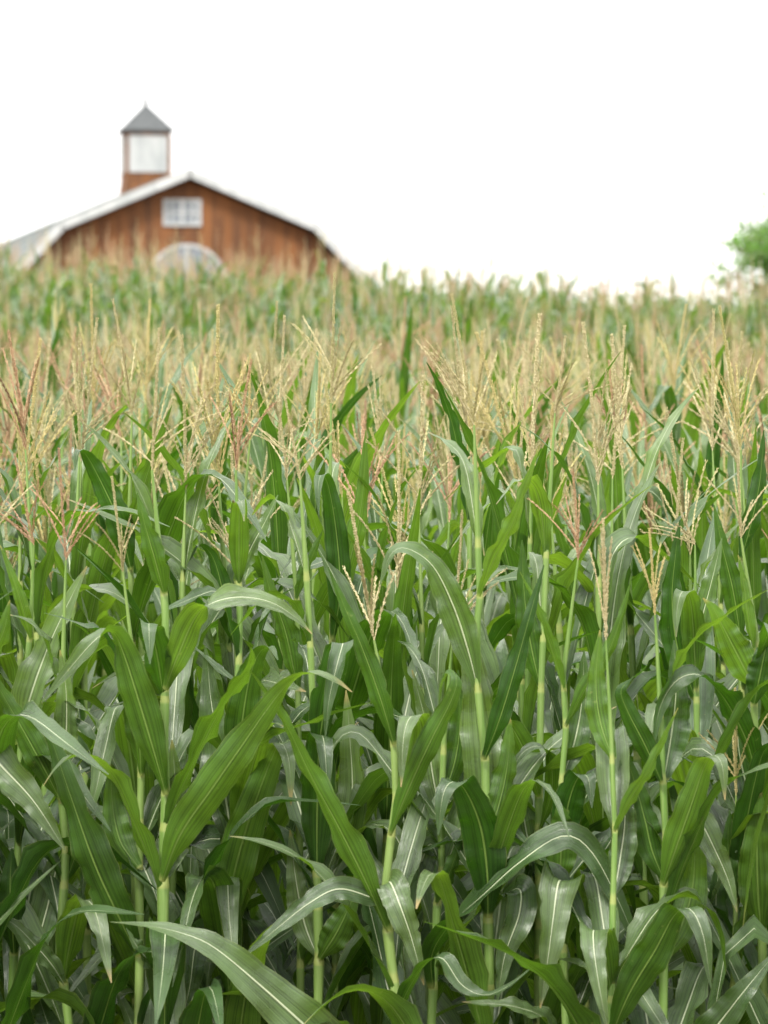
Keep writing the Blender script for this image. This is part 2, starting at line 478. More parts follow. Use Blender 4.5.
def build_parts(pl, lod, rg):
    nseg, nc = ((26, 6), (10, 2), (7, 2))[lod]
    H = pl['H']; lx, ly = pl['lean']
    path = [(lx*(z/H)**2, ly*(z/H)**2, z) for z in np.linspace(-.05, H, 7)]
    ra = r_profile(pl['r'], H)
    pth = np.array(path)
    col = sorted(l['z'] for l in pl['leaves'])
    if lod == 2: stalk = tube(np.array(path)[::2], [ra(p[2]) for p in path[::2]], 4)
    else: stalk = stalk_geo(path, col, ra, 8 if lod == 0 else 5)
    leaves = []
    for l in pl['leaves']:
        if lod == 2 and l['z'] < .9: continue
        base = (np.interp(l['z'], pth[:, 2], pth[:, 0]), np.interp(l['z'], pth[:, 2], pth[:, 1]), l['z'])
        leaves.append(gen_leaf(base, l['az'], l['th'], l['L'], l['W'], l['bp'], l['bend'], l['sh'], nseg, nc, ra(l['z']), np.random.default_rng(l['seed']), l['tw'], l['seed']))
    return stalk, leaves, pth[-1]

# shared tassel meshes for the individual plants
T_DESC = {0: 'straw', 1: 'reddish-brown', 2: 'yellow-green'}
K_DESC = {'open': 'spreading', 'mid': 'loose', 'tight': 'narrow'}
TMESH = []
for k in range(14):
    rg = np.random.default_rng(500+k)
    kind = ['open', 'mid', 'tight', 'open', 'mid'][k % 5]
    mi = [0, 0, 2, 0, 1, 0, 2, 0, 0, 1, 0, 2, 0, 1][k]
    V, F, tn, Ls = tassel_geo(kind, rg, 0)
    TMESH.append((quad_mesh('tassel', V, F, [TASSELS[mi]], tone=tn, smooth_=False), kind, mi, Ls))

def leaf_mesh(g, tone):
    V, F, uv = g
    return quad_mesh('leaf', V, F, [LEAF], uv=uv, tone=np.full(len(V), tone))

# ------------------------------------------------------------------ the traced front-row plants
GRP = 'corn plants of the field'
HEROES = []
def hero(**k): HEROES.append(k)

hero(d=8.05, r=4.6, stalk=[(70,1030),(64,985),(59,960),(64,886),(66,848),(60,780),(62,690)], tassel=((66,560),(60,450),1),
  label='corn plant at far left whose lower leaf points level to the left frame edge',
  leaves=[(22,[(64,984,.02),(52,965,.05),(35,945,.07),(15,925,.08),(-8,912,.08)],.6),
          (36,[(64,850,-.01),(58,862,-.06),(48,905,-.07),(34,955,-.06),(18,1012,-.03),(10,1050,0)],.9),
          (32,[(60,800,.02),(45,770,.04),(22,728,.05),(0,690,.05),(-15,660,.05)],-.8),
          (22,[(64,886,0),(74,860,.0),(80,842,.02),(84,862,.03),(82,900,.03)],[-.5,-.5,0,.7,.8]),
          (30,[(60,770,.0),(66,735,.03),(66,690,.05),(60,650,.06)],.8)])
hero(d=7.95, r=4.8, stalk=[(138,1030),(140,960),(139,868),(141,778),(138,700),(130,620)], tassel=((123,572),(114,478),0),
  label='corn plant at left with a broad dark leaf rising steeply to the upper left',
  leaves=[(46,[(138,957,.03),(118,915,.08),(95,865,.12),(72,800,.13),(55,750,.12),(40,707,.10)],-.9),
          (36,[(141,776,.02),(139,740,.04),(133,700,.05),(128,660,.05),(122,620,.02)],-.8),
          (48,[(140,868,-.03),(136,800,-.06),(128,740,-.05),(117,706,-.0),(106,745,.03),(96,790,.05),(86,825,.05)],[-.9,-.9,-.7,0,.9,.95,.95]),
          (34,[(139,868,.02),(120,840,.0),(112,800,-.02),(112,760,-.02)],-.8)])
hero(d=7.9, r=5.6, stalk=[(164,1030),(163,980),(163,884),(166,797),(164,740),(165,692),(167,640),(164,594),(158,540)], tassel=((152,470),(158,330),0),
  label='thick-stalked corn plant at left with a long dark leaf crossing diagonally to the upper right',
  leaves=[(40,[(166,795,.03),(155,755,.06),(140,705,.09),(124,655,.11),(112,632,.12),(95,640,.12),(70,668,.11),(42,702,.10)],[-.9,-.9,-.9,-.7,-.1,.6,.8,.8]),
          (44,[(162,882,.04),(180,835,.10),(212,788,.15),(240,748,.18),(268,708,.2),(290,682,.21),(312,673,.21),(335,680,.21),(352,692,.2)],[-.95,-.95,-.95,-.95,-.9,-.5,.2,.4,.4]),
          (32,[(163,978,.03),(150,962,.06),(138,948,.08),(126,928,.08)],.5),
          (36,[(165,690,.03),(178,655,.06),(195,618,.08),(212,603,.09),(240,597,.10),(270,602,.10),(295,617,.1),(312,634,.1)],[-.9,-.8,-.4,.4,.7,.8,.7,.5]),
          (28,[(164,594,.02),(155,560,.05),(145,525,.06),(137,493,.06)],-.8),
          (34,[(164,700,.0),(157,655,.05),(150,627,.1),(149,628,.13),(150,664,.15)],[-.9,-.9,0,.9,.9]),
          (40,[(163,884,-.02),(172,850,-.05),(176,800,-.06),(172,740,-.06)],.95)])
hero(d=8.15, r=5, stalk=[(230,1030),(231,945),(234,850),(236,780),(238,700),(240,620)], tassel=((236,470),(243,360),1),
  label='corn plant whose upright green leaf folds over into a short pale hanging tip',
  leaves=[(44,[(231,944,.03),(230,900,.06),(240,850,.09),(256,800,.12),(272,758,.14),(281,743,.16),(289,762,.19),(291,805,.2)],[-.9,-.9,-.9,-.9,-.9,0,.9,.9]),
          (48,[(234,852,-.03),(226,800,-.05),(218,745,-.06),(211,700,-.07),(208,668,-.08),(205,645,-.08)],.95),
          (40,[(236,778,.02),(241,730,.04),(248,685,.07),(258,655,.10),(270,647,.13),(278,660,.15)],[-.9,-.9,-.9,-.8,0,.6]),
          (34,[(231,945,-.02),(212,930,-.02),(196,945,.02),(190,985,.03),(180,1030,.03)],[0,.4,.9,.9,.9])])
hero(d=8.1, r=4.8, stalk=[(318,1030),(319,960),(317,872),(316,780),(312,680),(308,600)], tassel=((300,480),(287,390),0),
  label='corn plant with a broad green leaf whose squared tip folds straight down in front',
  leaves=[(42,[(317,875,.01),(317,820,.03),(318,775,.06),(319,742,.10),(323,737,.15),(326,765,.18),(327,802,.19)],[-.95,-.95,-.95,-.7,.2,.9,.9]),
          (44,[(319,905,-.03),(342,850,-.06),(352,795,-.07),(350,740,-.07),(346,690,-.07)],.95),
          (36,[(316,770,.0),(325,705,.04),(338,657,.09),(343,643,.13),(337,665,.17),(329,700,.18),(325,738,.18)],[-.9,-.9,-.9,0,.9,.9,.9]),
          (34,[(319,960,-.01),(305,925,-.02),(296,880,-.02),(290,830,-.02)],.9),
          (34,[(319,960,.02),(335,935,.05),(350,905,.06),(360,880,.06)],-.7)])
hero(d=7.85, r=5.4, stalk=[(399,1030),(396,1000),(388,934),(385,890),(391,838),(396,800),(394,747),(386,695)], tassel=((374,640),(350,490),0),
  label='corn plant in the centre with a tightly rolled leaf curling over at its top',
  leaves=[(36,[(388,932,.03),(365,880,.08),(338,826,.11),(312,778,.12),(288,728,.12),(265,692,.12),(247,666,.12)],[-.8,-.8,-.7,-.6,-.5,-.5,-.5]),
          (30,[(390,836,.03),(406,795,.06),(430,742,.09),(450,703,.10),(457,680,.10),(449,669,.08),(441,682,.05),(438,714,.03)],[-.8,-.8,-.8,-.7,-.4,-.1,0,0]),
          (28,[(388,905,.02),(370,897,.06),(338,889,.09),(308,904,.11),(275,930,.12),(243,957,.12)],.7),
          (24,[(394,745,.02),(381,700,.05),(363,650,.07),(345,608,.08),(328,567,.08)],-.8),
          (30,[(396,800,.0),(415,762,.03),(421,727,.06),(412,716,.1),(404,735,.13),(401,787,.14)],[-.9,-.9,-.8,0,.9,.9]),
          (36,[(386,893,.0),(390,882,.06),(401,908,.1),(412,940,.1),(424,985,.1)],[0,.4,.9,.9,.9]),
          (56,[(398,1110,.05),(360,1075,.15),(310,1030,.22),(260,985,.26),(215,948,.27),(185,934,.27),(150,926,.27),(110,922,.27)],[.6,.8,.9,.9,.85,.6,.4,.3]),
          (26,[(396,1018,.05),(408,990,.1),(425,965,.13),(442,958,.15),(462,985,.16),(485,995,.17),(510,985,.17),(535,965,.17)],[-.4,-.4,0,.5,.6,.4,.4,.4])])
hero(d=8.0, r=4.8, stalk=[(431,1030),(433,990),(437,905),(442,870),(441,820),(444,740),(446,690)], tassel=((453,636),(468,512),0),
  label='corn plant right of centre sending one long leaf in a low arch to the right',
  leaves=[(22,[(437,904,.02),(447,880,.05),(456,855,.06),(464,830,.06)],-.8),
          (42,[(433,989,.03),(432,955,.07),(450,925,.12),(483,895,.16),(520,862,.18),(562,836,.18),(590,850,.18),(618,900,.18),(648,972,.16)],[-.8,-.7,-.3,.2,.4,.5,.8,.9,.9]),
          (34,[(442,870,-.02),(432,845,-.05),(424,855,-.06),(412,895,-.06),(404,930,-.05)],[0,.4,.9,.9,.9]),
          (30,[(441,820,-.02),(432,770,-.03),(425,720,-.04),(412,670,-.04)],.85),
          (32,[(442,800,.0),(455,760,-.02),(460,720,-.03),(458,670,-.03)],-.8)])
hero(d=7.9, r=5, stalk=[(488,1030),(490,985),(488,918),(487,840),(485,760),(478,690),(475,640),(480,598),(478,540)], tassel=((474,425),(452,296),0),
  label='tall corn plant right of centre with a wide grey-green leaf standing behind its stalk',
  leaves=[(48,[(488,918,.03),(487,870,.06),(480,825,.10),(465,790,.14),(452,782,.18),(443,795,.2),(438,835,.2)],[-.9,-.9,-.9,-.6,.3,.8,.9]),
          (26,[(484,760,.03),(500,718,.06),(516,665,.07),(530,615,.07),(544,565,.06)],-.7),
          (50,[(487,842,-.03),(484,780,-.05),(479,720,-.06),(472,660,-.06),(462,600,-.06)],.95),
          (24,[(480,597,.03),(494,560,.05),(512,525,.06),(526,485,.06),(540,445,.05)],-.6),
          (36,[(478,690,.0),(468,650,.02),(453,605,.04),(432,565,.06),(405,548,.07),(390,556,.07),(380,585,.07)],[.8,.8,.8,.6,.2,.3,.4]),
          (38,[(488,918,-.02),(505,895,-.02),(520,890,.02),(519,915,.04),(505,955,.05),(497,1002,.05)],[0,.2,.5,.9,.9,.9]),
          (34,[(487,842,.02),(500,800,.0),(508,760,-.01),(510,715,-.02)],-.8)])
hero(d=8.1, r=4.2, stalk=[(538,1030),(539,797),(541,690),(546,560),(553,440)], tassel=((555,413),(568,338),0),
  label='slender corn plant right of centre with a short dark leaf arching over to its left',
  leaves=[(32,[(539,797,.03),(530,765,.06),(518,738,.09),(508,724,.1),(502,735,.1),(500,765,.1)],[-.8,-.8,-.7,-.1,.4,.5]),
          (20,[(540,830,.03),(552,790,.06),(549,757,.1),(537,746,.11),(520,756,.12),(504,788,.12)],[-.6,-.6,0,.5,.7,.7]),
          (34,[(539,880,-.02),(528,840,-.04),(520,790,-.05),(516,740,-.05)],.9),
          (30,[(541,690,.0),(530,640,.0),(524,590,.0),(522,540,.0)],-.9),
          (34,[(538,960,.0),(522,930,-.02),(518,880,-.03),(522,840,-.03)],-.9)])
hero(d=7.95, r=4.4, stalk=[(566,1030),(563,940),(560,840),(562,780),(566,730),(562,650),(566,600)], tassel=((578,560),(580,470),1),
  label='corn plant with a broad grey-green blade hanging straight down beside its stalk',
  leaves=[(20,[(566,727,.03),(585,690,.05),(605,660,.06),(622,615,.06),(631,580,.06)],-.6),
          (17,[(564,690,.03),(552,650,.05),(540,615,.06),(520,572,.06)],-.5),
          (50,[(563,950,.0),(565,910,.05),(563,884,.09),(558,884,.13),(553,920,.16),(547,965,.17),(540,1008,.17)],[-.9,-.9,-.5,.5,.95,.95,.95]),
          (36,[(560,885,.02),(561,850,.03),(562,820,.05),(563,790,.06)],-.9),
          (36,[(562,850,.02),(568,805,.06),(578,778,.1),(588,778,.13),(592,808,.15)],[-.9,-.9,-.3,.6,.9]),
          (32,[(566,1060,.03),(545,1020,.1),(520,1008,.14),(495,1004,.15),(462,1002,.15)],.35),
          (34,[(562,780,-.02),(575,740,-.03),(582,700,-.04),(584,650,-.04)],.9)])
hero(d=7.75, r=4, stalk=[(610,1100),(611,1030),(613,900),(615,832),(612,760),(610,690)], tassel=((606,640),(604,520),2), kind='tight',
  label='corn plant low at right whose dark leaf bends sharply into a pale triangular tip',
  leaves=[(42,[(612,1034,.02),(630,992,.06),(655,950,.10),(674,916,.13),(690,909,.16),(703,935,.18),(711,988,.18)],[-.9,-.9,-.9,-.7,.3,.9,.9]),
          (18,[(615,832,.03),(630,800,.05),(646,775,.06),(662,742,.06),(678,708,.06)],-.6),
          (38,[(613,1000,.0),(603,950,.03),(594,930,.08),(594,950,.13),(599,985,.15),(608,1032,.15)],[-.9,-.8,0,.9,.9,.9]),
          (34,[(613,900,-.02),(620,860,-.05),(625,815,-.06),(620,760,-.06)],.9),
          (30,[(613,760,-.02),(600,720,-.04),(596,680,-.05),(600,630,-.05)],-.8)])
hero(d=7.85, r=4.8, stalk=[(663,1030),(664,888),(666,838),(663,785),(660,700),(657,650)], tassel=((655,615),(652,530),0), kind='tight',
  label='corn plant at right with a stiff dark leaf slanting up to a flat folded top',
  leaves=[(26,[(662,783,.03),(645,745,.06),(628,712,.08),(621,692,.09),(628,681,.09),(640,672,.09),(650,662,.09)],[-.7,-.7,-.7,-.5,.3,.5,.5]),
          (36,[(663,886,.04),(676,848,.08),(692,802,.11),(704,768,.13),(713,755,.16),(722,765,.18),(725,800,.18)],[-.9,-.9,-.9,-.8,0,.8,.9]),
          (40,[(664,960,-.02),(680,930,-.04),(692,890,-.06),(695,845,-.06),(692,800,-.05)],-.9),
          (34,[(664,880,0),(652,850,0),(645,820,0),(634,780,0),(622,745,0)],-.9),
          (32,[(666,838,0),(685,815,.0),(700,822,.02),(715,850,.03),(728,880,.03),(737,912,.03)],[0,.5,.9,.9,.9,.9]),
          (46,[(663,1090,.02),(690,1060,.06),(720,1022,.1),(745,990,.12),(778,950,.12)],.8),
          (40,[(664,780,-.03),(672,730,-.05),(676,690,-.05),(674,640,-.05)],.9)])
hero(d=8.0, r=3.8, stalk=[(732,1030),(733,985),(737,880),(738,830)], tassel=((736,795),(734,690),2),
  label='short young corn plant at right with a slim upright tassel below its neighbours',
  leaves=[(20,[(735,970,.02),(742,935,.03),(749,900,.03),(754,868,.03)],-.8),
          (22,[(736,900,.02),(730,870,.03),(728,840,.03),(730,810,.03)],-.7),
          (34,[(733,985,-.02),(720,950,-.04),(716,900,-.05),(722,850,-.05)],.9)])
hero(d=8.0, r=4.8, stalk=[(764,1030),(762,930),(759,840),(757,785),(754,705),(757,650),(754,600)], tassel=((741,538),(738,440),0),
  label='corn plant by the right frame edge with a leaf arching over to the left',
  leaves=[(36,[(757,785,.03),(748,745,.07),(730,708,.11),(712,684,.14),(695,674,.16),(675,682,.17),(660,708,.17),(653,748,.17)],[-.8,-.8,-.7,-.3,.3,.8,.9,.9]),
          (46,[(761,932,.03),(758,890,.06),(757,840,.08),(760,785,.09)],-.95),
          (30,[(754,705,.03),(762,665,.05),(772,620,.06)],-.7),
          (38,[(756,690,.02),(735,650,.04),(715,612,.06),(703,598,.06)],-.8),
          (15,[(754,650,.02),(748,615,.03),(744,585,.03),(738,555,.03)],-.7),
          (40,[(758,830,-.03),(745,780,-.05),(738,740,-.05),(740,690,-.05)],.9)])
hero(d=7.95, r=4.8, stalk=[(-22,1030),(-20,850),(-18,740),(-14,640)], tassel=((-10,540),(-4,430),0),
  label='corn plant cut by the left frame edge with a wide grey-green leaf drooping rightwards',
  leaves=[(46,[(-20,800,.03),(-18,765,.05),(-10,755,.08),(5,770,.1),(35,803,.12),(65,850,.12)],[-.5,0,.5,.9,.9,.9]),
          (36,[(-18,700,.02),(-8,660,.04),(4,630,.05),(10,600,.05)],-.7)])
hero(d=8.15, r=4.4, stalk=[(10,1030),(14,955),(18,850),(20,760),(25,690),(32,610)], tassel=((34,545),(14,455),1),
  label='corn plant near the left edge with a pale upright leaf beside a low russet tassel',
  leaves=[(42,[(20,745,.02),(28,705,.04),(45,655,.04),(65,610,.04),(87,566,.04)],.8),
          (42,[(14,955,.03),(12,920,.05),(10,885,.06),(12,848,.06)],-.95),
          (15,[(31,640,.02),(22,605,.05),(12,575,.06),(0,545,.06)],-.7),
          (34,[(19,800,-.02),(30,760,-.04),(36,720,-.05),(34,680,-.05)],.9)])
hero(d=8.6, r=4, stalk=[(135,900),(133,700),(132,600),(130,560),(128,480)], tassel=((132,415),(118,300),0),
  label='corn plant at left with a broad green blade leaning left just under the tassels',
  leaves=[(32,[(131,570,.02),(118,520,.05),(100,480,.07),(86,455,.09),(78,451,.11),(75,470,.12)],[-.8,-.8,-.8,-.5,.3,.8]),
          (24,[(130,540,.02),(140,500,.03),(152,460,.03),(172,405,.03)],-.5)])
hero(d=8.5, r=4, stalk=[(335,900),(333,700),(332,620),(330,540),(328,470)], tassel=((331,403),(337,275),0),
  label='tall corn plant left of centre with the highest straw tassel above a folded leaf',
  leaves=[(30,[(333,640,.02),(340,590,.04),(336,530,.06),(328,485,.09),(321,475,.12),(318,490,.14),(319,515,.15)],[-.9,-.9,-.9,-.6,.2,.9,.9]),
          (26,[(332,620,-.02),(350,560,-.03),(362,500,-.03),(366,430,-.02)],-.8)])
hero(d=8.5, r=4, stalk=[(238,900),(237,582),(245,500)], tassel=((250,440),(247,355),2),
  label='corn plant left of centre with a narrow pale leaf leaning up to the right',
  leaves=[(28,[(237,582,.03),(250,550,.05),(265,522,.05),(278,495,.05)],.6),
          (26,[(238,650,.02),(225,600,.04),(214,560,.05),(200,545,.06),(190,560,.07)],[-.8,-.8,-.6,0,.7])])
hero(d=8.4, r=4, stalk=[(300,900),(298,680),(297,600),(290,520)], tassel=((287,480),(281,385),0),
  label='corn plant left of centre with a short straight blade and a crooked straw tassel',
  leaves=[(18,[(297,600,.03),(306,572,.04),(315,550,.04),(323,530,.04)],-.6),
          (30,[(298,690,.02),(285,630,.04),(270,590,.05),(262,556,.05)],-.8)])
hero(d=8.4, r=4, stalk=[(700,900),(697,760),(696,620)], tassel=((695,545),(662,478),0),
  label='corn plant at right with a spreading straw tassel above a small folded pale tip',
  leaves=[(30,[(696,690,.02),(694,640,.05),(690,600,.1),(682,592,.13),(677,610,.14),(676,637,.15)],[-.9,-.9,-.6,.3,.9,.9]),
          (32,[(696,700,-.02),(678,650,0),(672,600,.02),(676,550,.03),(680,520,.03)],-.9),
          (28,[(697,660,.02),(702,620,.03),(712,580,.04),(722,538,.04)],.7)])
hero(d=8.7, r=4, stalk=[(742,900),(741,600),(741,500)], tassel=((741,450),(728,306),2),
  label='corn plant at right with a tall yellow-green spike rising above the tan tassels',
  leaves=[(26,[(741,640,.02),(733,590,.04),(722,545,.05),(714,505,.05)],-.8),
          (24,[(741,560,.02),(752,520,.03),(760,480,.03),(764,430,.03)],-.8)])

def build_hero(h, idx):
    rg = np.random.default_rng(900+idx)
    d = h['d']; ppm = FPX/d
    sp = [at(x, y, d) for x, y in h['stalk']]
    node = at(*h['tassel'][0], d-.02); tip = at(*h['tassel'][1], d-.03)
    pts = [p for p in sp] + [node]
    pts.sort(key=lambda p: p[2])
    slope = np.clip((pts[1][:2]-pts[0][:2])/max(pts[1][2]-pts[0][2], .05), -.06, .06)
    gz = float(ground_z(pts[0][0], d))
    b = pts[0].copy(); dz = b[2]-gz; b[:2] -= slope*dz*.5; b[2] = gz
    m = (b+pts[0])/2; m[:2] -= slope*dz*.1
    path = np.vstack([b-np.array([0, 0, .05]), b, m] + pts)
    root = empty('corn_plant', tuple(b))
    tag(root, h['label'], 'corn plant', GRP)
    path = path-b
    H = path[-1][2]; r = h['r']*.92/ppm
    ra = lambda z: r*(1.10-.12*max(0, min(1, z/H))-.3*float(smooth(.62*H, H-.25, z)))*(1 if z < H-.2 else max(.36, 1-.64*(z-(H-.2))/.2))
    cols = []
    geos = []
    for li, (w, P, f) in enumerate(h['leaves']):
        C = np.array([at(x, y, d-q) for x, y, q in P])-b
        fv = np.full(len(P), f, float) if isinstance(f, (int, float)) else np.array(f, float)
        nseg = 44
        Q, par, L = catmull(C, nseg)
        fi = np.interp(par, np.arange(len(P)), fv)
        a, S0 = natural_side(Q)
        T = nrm(np.gradient(Q, axis=0))
        S = np.repeat(S0[None], nseg, 0)
        sg = np.where(fi >= 0, 1., -1.)
        Nd = np.stack([0*sg, -sg, 0*sg], 1)
        Sv = nrm(np.cross(T, Nd))
        q = np.abs(fi)[:, None]
        S = S*(1-q)+Sv*q+1e-4
        for _ in range(3):
            S[1:-1] = (S[:-2]+S[1:-1]*2+S[2:])/4
        S = nrm(S)
        tw = rg.normal(0, .18); T2 = T
        S = S*math.cos(tw)+np.cross(T2, S)*math.sin(tw)
        zc = C[0][2]
        cols.append(zc)
        geos.append(ribbon(Q, S, w/ppm*.88, 6, ra(zc), .9, int(rg.integers(1e6)), .3))
    # leaves not traced: low ones under the frame and flag leaves above the traced ones
    extra = []
    z = min(cols)-rg.uniform(.12, .17); k = 0; az = rg.uniform(0, 6.28)
    while z > .3:
        extra.append((z, az+k*PI+rg.normal(0, .4), rg.uniform(.35, .6), rg.uniform(.6, .8), .085)); z -= rg.uniform(.13, .18); k += 1
    z = max(cols)+rg.uniform(.10, .15)
    while z < H-.2:
        extra.append((z, rg.uniform(0, 6.28), rg.uniform(.15, .4), rg.uniform(.24, .36), .045)); z += rg.uniform(.12, .18)
    zl, zh = min(cols), min(max(cols), 1.72)
    for _ in range(4 if zh > zl+.1 else 0):
        extra.append((rg.uniform(zl, zh), rg.uniform(.1, PI-.1) if rg.random() < .7 else rg.uniform(-PI, 0), rg.uniform(.35, .7), rg.uniform(.42, .6), rg.uniform(.055, .075)))
    for z, a, th, L, W in extra:
        base = np.array([np.interp(z, path[:, 2], path[:, k]) for k in range(2)]+[z])
        geos.append(gen_leaf(base, a, th, L, W, rg.uniform(.45, .8), rg.uniform(.3, 2.2), rg.uniform(.15, .6), 24, 6, ra(z), rg, rg.normal(0, .4), int(rg.integers(1e6))))
        if min(abs(z-q) for q in cols) > .07: cols.append(z)
    V, F, tn = stalk_geo([tuple(p) for p in path], sorted(cols), ra, 10)
    link('stalk', quad_mesh('stalk', V, F, [STALK], tone=tn), root)
    for g in geos:
        link('leaf', leaf_mesh(g, rg.uniform(0, 1)), root)
    kd = h.get('kind')
    pool = [t for t in TMESH if t[1] == kd] if kd else [t for t in TMESH if t[2] == h['tassel'][2] and t[1] != 'tight'] if idx % 3 else [t for t in TMESH if t[2] == h['tassel'][2]]
    me, kind, mi, Ls = pool[int(rg.integers(len(pool)))]
    t = link('tassel', me, root)
    dirv = Vector(tip-node); L = dirv.length
    t.location = node-b
    t.rotation_mode = 'QUATERNION'
    t.rotation_quaternion = Vector((0, 0, 1)).rotation_difference(dirv.normalized()) @ Quaternion((0, 0, 1), rg.uniform(0, 6.28))
    s = L/Ls
    t.scale = (max(.75, min(1.1, s)),)*2+(s,)
    return root

for i, h in enumerate(HEROES):
    build_hero(h, i)

# ------------------------------------------------------------------ generated plants behind and beside them
PROTO = []
for k in range(14):
    rg = np.random.default_rng(100+k)
    pl = plan_plant(rg)
    stalk, leaves, top = build_parts(pl, 0, rg)
    sm = quad_mesh('stalk', stalk[0], stalk[1], [STALK], tone=stalk[2])
    lms = [leaf_mesh(g, rg.uniform(0, 1)) for g in leaves]
    PROTO.append((pl, sm, lms, top, TMESH[k]))

def col_phrase(px):
    for lim, p in ((55, 'at left edge'), (125, 'left of cupola'), (170, 'under cupola'), (215, 'under barn window'),
                   (265, 'right of barn window'), (320, 'under right barn roof'), (365, 'below barn right end'),
                   (430, 'mid picture'), (500, 'just right of middle'), (570, 'halfway to right edge'),
                   (640, 'well right of middle'), (710, 'left of far tree'), (900, 'under far tree')):
        if px < lim: return p

# positions: rows run almost across the view
cand = []
row = 0; y = 8.6
while y < 64:
    hw = .1*y+1.9
    x = -hw+rng.uniform(0, .17)
    while x < hw:
        jy = rng.normal(0, .10); jx = rng.normal(0, .03)
        yy = y+jy+.06*x
        if yy > 8.35: cand.append((x+jx, yy))
        x += rng.uniform(.125, .17)
    y += .66; row += 1
# plants of the front row outside the frame
for sx in (-1, 1):
    for k in range(9):
        cand.append((sx*(.95+.17*k+rng.uniform(-.02, .02)), 8.0+rng.normal(0, .1)))
def inframe(x, y): return abs(x) < .1*y+.22
near = sorted([c for c in cand if inframe(*c) and c[1] > 8.3], key=lambda c: c[1])
NIND = 300-len(HEROES)
ind = near[:NIND]
rest_set = set(ind)
rest = [c for c in cand if c not in rest_set]
print('individual', len(ind), 'to depth', ind[-1][1], 'rest', len(rest))

used = {}
roots = []
for i, (x, yy) in enumerate(ind):
    k = int(rng.integers(len(PROTO)))
    pl, sm, lms, top, tm = PROTO[k]
    tm = TMESH[int(rng.integers(len(TMESH)))]
    s = float(np.clip(rng.normal(1.0, .045), .9, 1.1))
    px = 384+FPX*x/yy
    root = empty('corn_plant', (x, yy, float(ground_z(x, yy))), rng.uniform(0, 2*PI))
    root.scale = (s, s, s)
    lean = rng.normal(0, .03, 2)
    root.rotation_euler = (lean[0], lean[1], root.rotation_euler.z)
    link('stalk', sm, root)
    for m in lms: link('leaf', m, root)
    t = link('tassel', tm[0], root); t.location = tuple(top)
    t.rotation_euler = (rng.normal(0, .12), rng.normal(0, .12), rng.uniform(0, 6.28))
    ts = rng.uniform(.85, 1.15); t.scale = (ts, ts, ts)
    depth = 'second row' if yy < 9.1 else ('third row' if yy < 9.75 else ('near rows' if yy < 11.5 else ('middle rows' if yy < 14.5 else 'hind rows')))
    roots.append((root, T_DESC[tm[2]], K_DESC[tm[1]], depth, col_phrase(px), s*(pl['H']+tm[3]), lean[1]))
# labels: tassel, depth and column; height tells doubles apart
from collections import defaultdict
byl = defaultdict(list)
for r in roots: byl[(r[1], r[2], r[3], r[4])].append(r)
for key, rs in byl.items():
    rs.sort(key=lambda r: -r[5])
    for j, r in enumerate(rs):
        pre = '' if len(rs) == 1 else (('taller ' if j == 0 else 'shorter ') if len(rs) == 2 else ('tallest ' if j == 0 else ('shortest ' if j == len(rs)-1 else ['', 'second tallest ', 'third tallest ', 'fourth tallest ', 'fifth tallest ', 'sixth tallest '][min(j, 5)])))
        tag(r[0], f'{pre}corn plant, {key[1]} {key[0]} tassel, {key[2]}, {key[3]}', 'corn plant', GRP)

from collections import Counter
print('dup labels', Counter(Counter(r[0]['label'] for r in roots).values()))
# everything farther, as one mass
def lod_proto(k, lod):
    rg = np.random.default_rng(300+k+50*lod)
    pl = plan_plant(rg, lod == 2)
    stalk, leaves, top = build_parts(pl, lod, rg)
    V = [stalk[0]]; F = [stalk[1]]; U = [np.zeros((len(stalk[0]), 2))]; M = [np.full(len(stalk[1]), 1)]; T = [stalk[2]]
    off = len(stalk[0])
    for g in leaves:
        V.append(g[0]); F.append(g[1]+off); U.append(g[2]); M.append(np.full(len(g[1]), 0)); T.append(np.full(len(g[0]), rg.uniform(0, 1))); off += len(g[0])
    kind = ['open', 'mid', 'mid', 'tight'][k % 4] if lod == 1 else ['tight', 'mid', 'tight', 'tight'][k % 4]
    tv, tf, tt, _ = tassel_geo(kind, rg, lod)
    mi = [2, 3, 3, 4, 3, 2, 3, 2][k % 8]
    V.append(tv*((1.0, 1.0, 1.08) if lod == 1 else ((1., 1., .95) if k % 3 else (.7, .7, .7)))+top); F.append(tf+off); U.append(np.zeros((len(tv), 2))); M.append(np.full(len(tf), mi)); T.append(tt)
    return [np.vstack(V).astype(np.float32), np.vstack(F), np.vstack(U).astype(np.float32), np.concatenate(M), np.concatenate(T)]

LODS = {1: [lod_proto(k, 1) for k in range(16)], 2: [lod_proto(k, 2) for k in range(16)]}
VV, FF, UU, MM, TT = [], [], [], [], []; off = 0
for (x, yy) in rest:
    lod = 1 if yy < 27 else 2
    V, F, U, M, T = LODS[lod][int(rng.integers(16))]
    a = rng.uniform(0, 2*PI); s = np.clip(rng.normal(1., .05), .88, 1.12); c, sn = math.cos(a)*s, math.sin(a)*s
    W = np.empty_like(V)
    W[:, 0] = V[:, 0]*c-V[:, 1]*sn+x; W[:, 1] = V[:, 0]*sn+V[:, 1]*c+yy; W[:, 2] = V[:, 2]*s+ground_z(x, yy)
    lx, ly = rng.normal(0, .03, 2)
    W[:, 0] += lx*V[:, 2]; W[:, 1] += ly*V[:, 2]
    VV.append(W); FF.append(F+off); UU.append(U); MM.append(M); TT.append(T+rng.uniform(0, 1)*(T > 0)); off += len(V)
TT = [np.where(m > 1, m, m) for m in TT]
me = quad_mesh('distant_corn', np.vstack(VV), np.vstack(FF), [LEAF, STALK, STRAW, RUSSET, GREENISH], uv=np.vstack(UU), midx=np.concatenate(MM), tone=np.mod(np.concatenate(TT), 1.0001))
